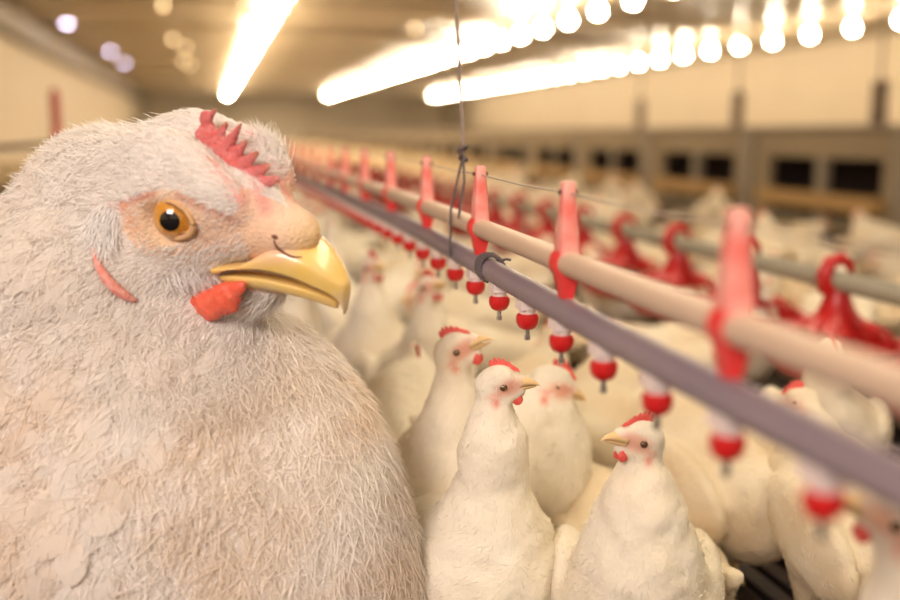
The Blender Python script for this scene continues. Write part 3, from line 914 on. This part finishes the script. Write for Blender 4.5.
while yy < 11: NYs.append(yy); yy += stp
for i, y in enumerate(NYs):
    o = npq if i == 0 else copy_tree(npq)
    o.location = (XD, y, zd(y)); o.scale = (1.0,) * 3
    j = i - 2
    lab = {0: 'red nipple drinker nearest the lower right, most blurred', 1: 'red nipple drinker second from the lower right, over the resting hens', 2: 'red nipple drinker just above the drinking hen that faces left',
           3: 'red nipple drinker fourth from the lower right', 4: 'red nipple drinker above the hen with the downturned beak', 5: 'sharp red nipple drinker right above the two upstretched hens',
           6: 'sharp red nipple drinker next to the cord lashing', 7: 'red nipple drinker just under the cord lashing'}.get(j)
    if lab: tag(o, lab, 'nipple drinker')
    elif j < 0: tag(o, 'red nipple drinker beyond the lower right corner', 'nipple drinker', 'nipples nearest the lens')
    else: tag(o, 'small red nipple drinker in the row receding behind the beak', 'nipple drinker', 'receding nipple drinkers')
# cord, knot and lashing

zk = at_depth(463, 152, 1.0); 
def zpix(px, py, X=XD):
    d = ray(px, py); return (CM.translation + d * (X / d.x))
pk = zpix(463, 152); ptop = zpix(456, 0)
r = empty('hanging_cord', (XD, pk.y, pk.z)); O = Vector(r.location)
def twist(pts, rad, n=2, pitch=.006):
    b = MB(); out = []
    tot = 0; L = [0]
    for i in range(1, len(pts)): L.append(L[-1] + (Vector(pts[i]) - Vector(pts[i-1])).length)
    N_ = max(6, int(L[-1] / .0016))
    P_ = [Vector([np.interp(L[-1]*j/N_, L, [Vector(p)[k] for p in pts]) for k in range(3)]) for j in range(N_ + 1)]
    for s in range(n):
        o_ = []
        for j, p in enumerate(P_):
            t = (P_[min(j+1, N_)] - P_[max(j-1, 0)]).normalized()
            a = t.cross(Vector((1, .2, .1))).normalized(); c = t.cross(a)
            q = 2 * math.pi * (L[-1]*j/N_ / pitch + s / n)
            o_.append(p + (a * math.cos(q) + c * math.sin(q)) * rad * .5)
        b.tube(o_, rad * .62, 6)
    return b
top = Vector((XD, ptop.y, ptop.z)) - O
top = top * 1.0; ceil_pt = Vector((top.x, top.y + .0, ZC - O.z))
twist([ceil_pt, top, (0, 0, .008)], .0022, pitch=.01).build('cord', M['cord'], r, smooth=True)
# knot: a few tangled loops
kn = MB()
pts = []
for j in range(90):
    t = j / 89 * 2 * math.pi * 3.0
    pts.append((.0045 * math.sin(t * 1.0) , .0050 * math.cos(t * 1.34), -.002 + .009 * math.sin(t * .5 + .4)))
kn.tube(pts, .0017, 7); kn.build('knot', M['cordk'], r, smooth=True)
zdk = zd(O.y) - O.z
b1 = twist([(-.001, -.003, -.006), (-.004, -.012, zdk*.5), (-.012, -.014, zdk + .006), (-.0125, -.014, zdk - .004)], .0017)
tw = MB()
def strand(pts): 
    m_ = twist(pts, .0017); tw.add(m_.v, m_.f)
strand([(0, .001, -.006), (-.0135, .006, zdk * .55), (-.0145, .006, zdk + .010), (-.013, .006, zdk - .002)])
strand([(0, -.002, -.006), (-.004, -.022, zdk * .28), (-.013, -.030, zdk * .62)])
tw.build('loop', M['cordk'], r, smooth=True)
ls = MB(); pts = []
for j in range(130):
    q = 2 * math.pi * 4.6 * j / 129; yo = -.112 - .0042 * 4.6 * j / 129 
    rr = .0138 + (.0012 if j % 36 < 6 else 0)
    pts.append((rr * math.cos(q), yo + .004 * math.sin(q), zdk + rr * math.sin(q)))
m_ = twist(pts, .0023, pitch=.007); m_.build('lashing', M['cordk'], r, smooth=True)
twist([(.012, -.13, zdk + .009), (.012, -.145, zdk + .012), (.010, -.165, zdk + .0135)], .0014).build('loose_end', M['cordk'], r, smooth=True)
tag(r, 'thin suspension cord knotted above the pipes and lashed round the dark pipe', 'cord')

# ------------------------------------------------------------------ feeder line to the right
XF = 1.15
gz = HC - .275
tag(MB().tube([(XF, .4, gz), (XF, 20, gz - .0), (XF, 40, gz)], .019, 16).build('feed_pipe', M['greypipe'], smooth=True),
    'grey olive feed pipe with red pan feeders right of the drinker line', 'pipe')
def feeder_proto():
    r = empty('pan_feeder')
    # hook over pipe, cone grill, pan.  origin: pipe centre
    b = MB()
    b.tube([(0, 0, -.02), (-.028, 0, -.012), (-.032, 0, .012), (-.020, 0, .036), (.004, 0, .044), (.022, 0, .030), (.028, 0, .012)], [.016, .015, .014, .014, .012, .009, .005], 12)
    b.build('hook', M['feeder'], r, smooth=True)
    b = MB(); b.lathe([(.022, -.015), (.024, -.03), (.034, -.055), (.052, -.075), (.075, -.088), (.075, -.094), (.04, -.085), (.02, -.05)], 24)
    b.build('cone', M['feeder'], r, smooth=True, auto=True)
    b = MB()
    for k in range(12):
        q = 2 * math.pi * k / 12; c, s = math.cos(q), math.sin(q)
        b.tube([(.05*c, .05*s, -.075), (.092*c, .092*s, -.092), (.112*c, .112*s, -.125)], .0035, 6)
    b.build('grill', M['feeder'], r, smooth=True)
    b = MB(); b.lathe([(.10, -.165), (.118, -.145), (.128, -.115), (.133, -.115), (.132, -.13), (.122, -.150), (.104, -.172), (.02, -.175), (.02, -.160), (.08, -.158)], 28)
    b.build('pan', M['feeder'], r, smooth=True, auto=True)
    return r
fp = feeder_proto()
ya = on_x(838, XF, 285).y; yb = on_x(679, XF, 240).y; dy = (yb - ya) / 2
for i in range(26):
    o = fp if i == 0 else copy_tree(fp)
    y = ya + dy * (i - 1) if True else 0
    o.location = (XF, y, gz)
    if i == 1: tag(o, 'red pan feeder nearest the right edge of the view', 'pan feeder')
    elif i == 2: tag(o, 'red pan feeder mostly hidden behind the largest blurred mast clip', 'pan feeder')
    elif i == 3: tag(o, 'second fully visible red pan feeder from the right edge', 'pan feeder')
    elif i == 0: tag(o, 'red pan feeder on the feed pipe beyond the right edge', 'pan feeder')
    else: tag(o, 'blurred red pan feeder far along the grey feed pipe', 'pan feeder', 'red pan feeders along the feed pipe')

# left side line
XS = -.62
lpz = HC - .045
tag(MB().tube([(XS, 1.6, lpz), (XS, 30, lpz)], .010, 12).build('left_pipe', M['beam'], smooth=True), 'dark horizontal pipe behind the hen at the left edge', 'pipe')
d = ray(57, 133); yr = (d * (XS / d.x)).y
r = empty('standpipe', (XS, yr, lpz))
MB().lathe([(.022, -.02), (.024, .0), (.024, .03), (.020, .05), (.020, .20), (.016, .22), (.006, .235)], 16).build('tube', M['feeder'], r, smooth=True, auto=True)
MB().lathe([(.027, .04), (.027, .05), (.022, .052)], 16).build('collar', M['red'], r, smooth=True, auto=True)
tag(r, 'dark red standpipe rising behind the nape of the large hen', 'standpipe')

# ------------------------------------------------------------------ flock hens
U = .00027          # metres per head unit
def make_hen(name, neck, fwd_pitch, yaw=0, body=(0, 0, .155), sit=False, seed=0, res=1.0, bsc=1.0, tan_mix=0.0, beak_open=0, bz_=None):
    """hen facing +x. neck: list of (x,z,r) from shoulders up to the skull; head pitch in degrees; yaw turns the head to its left"""
    bz = .085 if sit else (bz_ or .155)
    rs_ = np.random.default_rng(seed)
    hx, hz, _ = neck[-1]; hx += .005; hz += .012
    cp_, sp_ = math.cos(math.radians(fwd_pitch)), math.sin(math.radians(fwd_pitch))
    cy_, sy_ = math.cos(math.radians(yaw)), math.sin(math.radians(yaw))
    f = np.array([cp_*cy_, cp_*sy_, sp_]); l = nz(np.cross([0, 0, 1.0], f)); u = np.cross(f, l)
    A = np.stack([f, u, -l]); O_ = np.array([hx, 0, hz])
    Hh = lambda a, b, c: O_ + (np.array([a, b, c], float) * U) @ A
    ph = rs_.uniform(0, 6, 6)
    by = nz([1, 0, .28]); bzv = np.array([-by[2], 0, by[0]])
    BA = np.stack([by, [0, 1, 0], bzv])
    def fld(P):
        d = d_ell(P, (-.02*bsc, 0, bz), (.135*bsc, .080*bsc, .078*bsc), BA)
        d = smin(d, d_ell(P, (.07*bsc, 0, bz + .018), (.075*bsc, .072*bsc, .088*bsc)), .04)
        d = smin(d, d_cone(P, (-.11*bsc, 0, bz + .01), (-.20*bsc, 0, bz + .055), .045, .012), .03)
        for s in (-1, 1):
            d = smin(d, d_ell(P, (-.03*bsc, s*.075*bsc, bz + .012), (.105*bsc, .022*bsc, .052*bsc), BA), .012)
            if not sit: d = smin(d, d_cone(P, (.0, s*.045, bz - .05), (.005, s*.045, bz - .10), .032, .014), .02)
        for (x0, z0, r0), (x1, z1, r1) in zip(neck[:-1], neck[1:]):
            d = smin(d, d_cone(P, (x0, 0, z0), (x1, 0, z1), r0, r1), .022)
        h = d_ell(P, Hh(12, 18, 0), (88*U, 70*U, 56*U), A)
        h = smin(h, d_ell(P, Hh(70, 0, 0), (66*U, 42*U, 36*U), A), 16*U)
        h = smin(h, d_ell(P, Hh(44, -42, 0), (64*U, 32*U, 34*U), A), 16*U)
        d = smin(d, h, .006)
        d = d + .0022 * np.sin(P[..., 0]*95 + ph[0] + 2*np.sin(P[..., 2]*60+ph[4])) * np.sin(P[..., 1]*110 + ph[1]) * np.sin(P[..., 2]*80 + ph[2])
        if sit: d = np.maximum(d, .002 - P[..., 2])
        return d
    st = .0075 / res
    zt_ = hz + .05; x1_ = max(hx + .07, .17 * bsc)
    if res > 1:
        gx = axis_grid([(-.26, hx - .06, st), (hx - .06, x1_, .0034)]) ; gy = np.arange(-.11*bsc, .111*bsc, st*.75)
        gz_ = axis_grid([(-.002 if sit else .0, hz - .05, st), (hz - .05, zt_, .0034)])
    else:
        gx = np.arange(-.26, x1_, st); gy = np.arange(-.11*bsc, .111*bsc, st); gz_ = np.arange(-.004, zt_, st)
    V, Q = surface_nets(fld, gx, gy, gz_)
    q = (V - O_) @ A.T / U
    cw = np.array([.88, .82, .70]); c = np.tile(cw, (len(V), 1))
    def pt(mask, colr):
        m_ = np.clip(mask, 0, 1)[:, None]; c[:] = c * (1 - m_) + np.array(colr) * m_
    inh = np.linalg.norm(q - [50, 0, 0], axis=1) < 150
    al = np.abs(q[:, 2])
    pt(np.exp(-(((q[:, 0]-58)/60)**2 + ((q[:, 1]+2)/34)**2)**1.8) * inh * .95, (.80, .30, .23))
    pt(np.exp(-(((q[:, 0]-30)/18)**2 + ((q[:, 1]-2)/16)**2)) * inh * .5, (.70, .34, .16))
    pt(np.exp(-(((q[:, 0]+12)/16)**2 + ((q[:, 1]+42)/20)**2)) * inh * (al > 15), (.78, .13, .10))
    pt(np.exp(-(((q[:, 0]+8)/34)**2 + ((q[:, 1]+16)/9)**2)) * inh * .7 * (al > 15), (.78, .25, .2))
    # browner towards the belly, with a tan tint overall and in patches
    low = np.clip((bz - .01 - V[:, 2]) / .08, 0, 1); pt(low * (.5 + .5 * tan_mix), (.60, .43, .24)); pt(np.full(len(V), tan_mix * .75), (.74, .60, .36))
    pt((rs_.random() * .25 + tan_mix) * np.clip(.5 + .5*np.sin(V[:, 0]*40+ph[3])*np.sin(V[:, 2]*50+ph[5]), 0, 1), (.72, .52, .28))
    root = empty('hen')
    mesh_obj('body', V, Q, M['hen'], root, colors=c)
    def wt(cn):
        qq = (cn - O_) @ A.T / U
        return 1.0 - .97 * np.exp(-(((qq[:, 0]-75)/75)**2 + ((qq[:, 1]+4)/42)**2)**2)
    nb_ = 9000 if res > 1.3 else 4500
    S_ = sample_mesh(V, Q, nb_, wt); S_ = S_[S_[:, 2] > .03 if not sit else S_[:, 2] > .012]
    Nn = grad(fld, S_, .002)
    hgt = np.clip((S_[:, 2:3] - .20) / .06, 0, 1)
    Dd = np.array([-1.0, 0, -.45]) * (1 - hgt) + np.array([-.15, 0, -1.0]) * hgt + np.zeros_like(S_)
    rv, rq, rc = ribbons(S_ / U, Nn, Dd, rs_.uniform(16, 40, len(S_)) * (1.25 - .5 * hgt[:, 0]), 5.0, rs_.uniform(.02, .22, len(S_)), .12, seg=2, spread=.4)
    tintc = np.array([.90, .85, .74]) * (1 - tan_mix * .75) + np.array([.76, .62, .40]) * tan_mix * .75
    lowr = np.clip((bz - .01 - S_[:, 2:3]) / .08, 0, 1) * (.5 + .5 * tan_mix)
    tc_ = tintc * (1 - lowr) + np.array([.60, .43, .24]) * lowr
    tc_ = tc_ * rs_.uniform(.9, 1.04, (len(S_), 1))
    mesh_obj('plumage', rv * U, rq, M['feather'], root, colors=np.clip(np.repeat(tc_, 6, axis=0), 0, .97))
    TL = lambda W: O_ + (np.asarray(W, float) * U) @ A
    # comb
    tp_ = []; bp_ = []
    for i in range(40):
        t = i / 39; ff = 5 + 105 * t
        tooth = abs(math.sin(t * math.pi * 6)) * 15 * math.sin(math.pi * min(t + .1, 1)) ** .5
        ub = 94 - 58 * max(0, (t - .2)) ** 1.3
        tp_.append((ff - 4, ub + 14 * math.sin(math.pi * min(.12 + t * .85, 1)) + tooth)); bp_.append((ff, ub - 16))
    cv_, cf_ = plate_geo(tp_, bp_, 3, 8, 3); mesh_obj('comb', TL(cv_), cf_, M['hencomb'], root)
    v_, f_ = upper_beak_geo([(84, 26, -16, 34), (108, 22, -18, 28), (132, 8, -22, 20), (152, -10, -28, 12), (165, -26, -35, 6), (171, -42, -44, 1.5)], 16, 14)
    mesh_obj('upper_beak', TL(v_), f_, M['henbeak'], root, colors=np.tile([.74, .50, .24], (len(v_), 1)))
    bo = beak_open
    v_, f_ = lower_beak_geo([(84, -18, -34, 32), (106, -21 - bo*.3, -36 - bo*.3, 26), (130, -25 - bo*.7, -38 - bo*.7, 17), (150, -31 - bo, -38 - bo, 7), (157, -34 - bo, -36 - bo, 2)], 12, 12)
    mesh_obj('lower_beak', TL(v_), f_, M['henbeak'], root, colors=np.tile([.66, .44, .2], (len(v_), 1)))
    for s in (1, -1):
        v_, f_ = sph_geo((32, 6, s * 50), (16, 15, 11), 14, 8); mesh_obj('eye', TL(v_), f_, M['eye'], root)
        v_, f_ = sph_geo((70, -60, s * 17), (22, 26, 9), 14, 10); mesh_obj('wattle', TL(v_), f_, M['hencomb'], root)
    if not sit:
        for s in (-1, 1):
            b = MB(); X0 = .005; b.tube([(X0, s*.045, bz - .10), (X0 + .004, s*.045, .02), (X0, s*.045, .010)], [.009, .0065, .008], 10)
            for a in (-.45, 0, .45, math.pi):
                L_ = .05 if a != math.pi else .022
                b.tube([(X0, s*.045, .009), (X0 + math.cos(a)*L_*.6, s*.045 + math.sin(a)*L_*.6, .0075), (X0 + math.cos(a)*L_, s*.045 + math.sin(a)*L_, .004)], [.006, .005, .0025], 8)
            b.build('leg', M['leg'], root, smooth=True)
    return root
def place(o, px, X=None, py=None, zc=None, heading=0, label=None, group=None, head=(0, 0)):
    """stand the hen so that its head sits over the ground point seen along pixel column px at depth zc"""
    o.rotation_euler = (0, 0, heading)
    tag(o, label, 'hen', group)
def ground(px, zc):
    p = at_depth(px, 300, zc); return p.x, p.y
VW = -YAW     # camera heading: view direction angle from +Y
def heading_from_view(deg):
    """deg = 0 faces right in the picture, 90 away from the lens, 180 left, 270 to the lens"""
    return math.radians(deg) - YAW
def put(o, px, zc, deg, hx, label, group=None, sc=1.0):
    a = heading_from_view(deg); gx_, gy_ = ground(px, zc)
    o.rotation_euler = (0, 0, a); o.scale = (sc,) * 3
    o.location = (gx_ - hx * sc * math.cos(a), gy_ - hx * sc * math.sin(a), 0)
    tag(o, label, 'hen', group); return o
def headz(py, zc, px=500):
    return at_depth(px, py, zc).z

# -- individually posed hens
def upneck(hz, thick=1.0, hx=.10):
    """slender upright neck from the shoulders to a skull at height hz"""
    return [(.066, .155, .056 * thick), (.086, .21, .041 * thick), (hx - .004, hz - .07, .0265 * thick), (hx - .005, hz - .016, .0185)]
z1 = headz(354, 1.2) / 1.14
h = make_hen('hen', upneck(z1, 1.05), 38, 74, seed=1, res=1.5, beak_open=5, bsc=1.05, bz_=.135)
put(h, 454, 1.2, 272, .10, 'white hen stretching up with red serrated comb, beak raised, left of the pair', sc=1.14)
z2 = headz(388, 1.03)
h = make_hen('hen', upneck(z2, 1.22), 16, 68, seed=2, res=1.5, bsc=1.12, bz_=.125)
put(h, 496, 1.03, 292, .10, 'white hen with stretched neck standing right beside the beak-raised hen', sc=1.0)
z3 = headz(384, 1.27) / 1.18
h = make_hen('hen', upneck(z3, 1.05), -12, 42, seed=3, res=1.4)
put(h, 549, 1.27, 318, .10, 'cream hen with red face looking down to the right behind the pair', sc=1.18)
z4 = headz(448, .95)
h = make_hen('hen', upneck(z4, 1.4), 24, -62, seed=4, res=1.5, bsc=1.0, bz_=.125)
put(h, 648, .95, 262, .10, 'white hen facing left with red cheeks, under the drinker line at centre right')
z5 = headz(368, 1.48) / 1.15
h = make_hen('hen', upneck(z5, .85), 45, 20, seed=5, res=1.2)
put(h, 417, 1.48, 80, .10, 'slim hen turned away with an orange beak, between the big hen and the pair', sc=1.15)
z6 = headz(268, 1.8)
h = make_hen('hen', upneck(z6 / 1.15, 1.1), 25, 30, seed=6)
put(h, 372, 1.8, 270, .10, 'blurred hen with red face just right of the big hen\'s beak', sc=1.15)
z7 = headz(290, 1.62)
h = make_hen('hen', upneck(z7 / 1.12, 1.05), 30, 20, seed=7)
put(h, 428, 1.64, 285, .10, 'blurred hen with reddish cheek below the row of nipple drinkers', sc=1.12)
# -- resting and low-headed hens
P_rest = make_hen('hen', [(.08, .12, .058), (.12, .155, .036), (.145, .17, .019)], -10, 0, sit=True, seed=11, tan_mix=.5)
P_peck = make_hen('hen', [(.09, .15, .060), (.135, .14, .042), (.17, .10, .026), (.185, .075, .018)], -45, 0, seed=12, tan_mix=.45)
P_look = make_hen('hen', [(.080, .16, .060), (.105, .21, .042), (.120, .275, .027), (.124, .295, .018)], 0, 18, seed=13, tan_mix=.2)
P_up = make_hen('hen', [(.075, .16, .058), (.095, .22, .041), (.105, .31, .027), (.107, .365, .018)], 30, -12, seed=14)
P_away = make_hen('hen', [(.08, .15, .060), (.10, .20, .044), (.112, .25, .028), (.118, .27, .018)], -5, 50, seed=15, tan_mix=.35)
protos = [P_rest, P_peck, P_look, P_up, P_away]; usedp = set()
def inst(kind):
    p = protos[kind]
    if kind not in usedp: usedp.add(kind); return p
    return copy_tree(p)
spots = [
 (3, 350, 2.5, 120, 'tall blurred hen behind the big hen\'s beak tip', 1.0),
 (4, 600, 1.58, 70, 'cream hen turned away behind the hen looking down', 1.0),
 (0, 625, 1.24, 120, 'cream resting hen behind the hen facing left', 1.0),
 (4, 722, 1.34, 110, 'fluffy cream hen standing beside the dark slats', 1.0),
 (1, 765, 1.75, 20, 'yellowish hen pecking behind the resting hens at right', 1.05),
 (0, 700, 1.72, 140, 'cream hen lying further back below the water pipe', 1.0),
 (4, 868, 1.16, 100, 'cream hen standing at the lower right beside the slats', 1.0),
 (3, 1105, .62, 178, 'hen at the lower right corner with an orange blurred beak', 1.0),
 (2, 830, 1.52, 250, 'cream hen behind the hen at the lower right', 1.05),
 (4, 520, 1.6, 60, 'pale hen behind the pair and below the sharp drinkers', 1.0),
 (2, 478, 2.05, 200, 'pale hen far behind the beak-raised hen', 1.0),
 (0, 640, 1.98, 10, 'cream hen resting deep between the standing ones', 1.1),
 (3, 398, 2.75, 40, 'upstretched blurred hen under the far nipple row', 1.05),
]
placed = []
for kind, px, zc, deg, lab, sc in spots:
    o = put(inst(kind), px, zc, deg, .0, lab, None, sc); placed.append(o.location.copy())
for o in list(COL.objects):
    if o.name.startswith('hen') and o.type == 'EMPTY' and o is not HEN and o.location.length > .01: placed.append(o.location.copy())
# -- the crowd
def free(x, y, r):
    return all((p.x - x) ** 2 + (p.y - y) ** 2 > r * r for p in placed)
cnt = 0; tries = 0
zones = [(-.1, 2.9, 1.9, 4.4, .27, 110, 1), (0, 3.0, 4.4, 9.0, .30, 110, 2)]
for x0, x1, y0, y1, rr, mx, zid in zones:
    k = 0; tries = 0
    while k < mx and tries < 12000:
        tries += 1
        x = random.uniform(x0, x1); y = random.uniform(y0, y1)
        if not free(x, y, rr): continue
        pc = CM.inverted() @ Vector((x, y, .25)); px = 450 + F * pc.x / -pc.z
        if px < 250 or px > 1000: continue
        near_line = abs(x - XD) < .3
        kind = random.choice([3, 3, 3, 2]) if near_line else random.choice([0, 4, 1, 2, 4, 1, 0]) if x < 1.6 else random.choice([0, 1, 1, 0, 4])
        if abs(x - XF) < .12: kind = 0 if abs(x-XF) > .2 else random.choice([2, 4])
        o = inst(kind); a = random.uniform(0, 2 * math.pi)
        if near_line: a = (0 if x < XD else math.pi) + random.uniform(-.9, .9)
        if kind in (2, 3, 4) and .95 < x < 1.4: 
            o.location = (0, 0, 0)
        o.rotation_euler = (0, 0, a); s = random.uniform(.95, 1.15); o.scale = (s, s, s); o.location = (x, y, 0)
        if x < .75: tag(o, 'blurred white hen in the crowd along the drinker line', 'hen', 'hens crowding the drinker line')
        elif x < 1.7: tag(o, 'blurred white hen in the crowd around the red feeders', 'hen', 'hens around the feeder line')
        else: tag(o, 'blurred white hen in the crowd in front of the nest boxes', 'hen', 'hens in front of the nest boxes')
        placed.append(Vector((x, y, 0))); k += 1
# near hens on the right side of the feeder
for i, (x, y) in enumerate([(1.5, 1.35), (1.75, 1.7), (1.45, 1.75), (.85, 1.55), (.8, 1.25), (1.9, 2.0), (2.2, 1.9), (.75, 1.8)]):
    if not free(x, y, .2): continue
    o = inst([2, 4, 0, 4, 0, 2, 4, 2][i]); o.rotation_euler = (0, 0, random.uniform(0, 6.28)); o.location = (x, y, 0); placed.append(o.location.copy())
    tag(o, 'blurred cream hen right of the pipes near the feeders', 'hen', 'hens right of the pipes')
# far flock, uncountable
V0, Q0 = [], []
src = P_look.children
def lowhen():
    def fld(P):
        d = d_ell(P, (-.02, 0, .15), (.15, .09, .09)); d = smin(d, d_cone(P, (.08, 0, .17), (.13, 0, .28), .05, .025), .03)
        return smin(d, d_cone(P, (.13, 0, .28), (.17, 0, .275), .024, .008), .01)
    return surface_nets(fld, np.arange(-.2, .2, .03), np.arange(-.12, .121, .03), np.arange(.03, .34, .03))
lv_, lq_ = lowhen(); n = 0; VV = []; QQ = []
for _ in range(1500):
    y = random.uniform(9.5, 44); x = random.uniform(-2.5, 3.4)
    a = random.uniform(0, 6.28); c, s = math.cos(a), math.sin(a); sc = random.uniform(.9, 1.02)
    R3 = np.array([[c, s, 0], [-s, c, 0], [0, 0, 1]])
    VV.append(lv_ @ R3 * sc + [x, y, 0]); QQ.append(lq_ + n); n += len(lv_)
tag(mesh_obj('distant_flock', np.concatenate(VV), np.concatenate(QQ), M['flock']), 'hazy mass of pale hens far down the barn', 'flock', kind='stuff')
# drop unused prototypes
for i, p in enumerate(protos):
    if i not in usedp:
        for ch in list(p.children): bpy.data.objects.remove(ch)
        bpy.data.objects.remove(p)
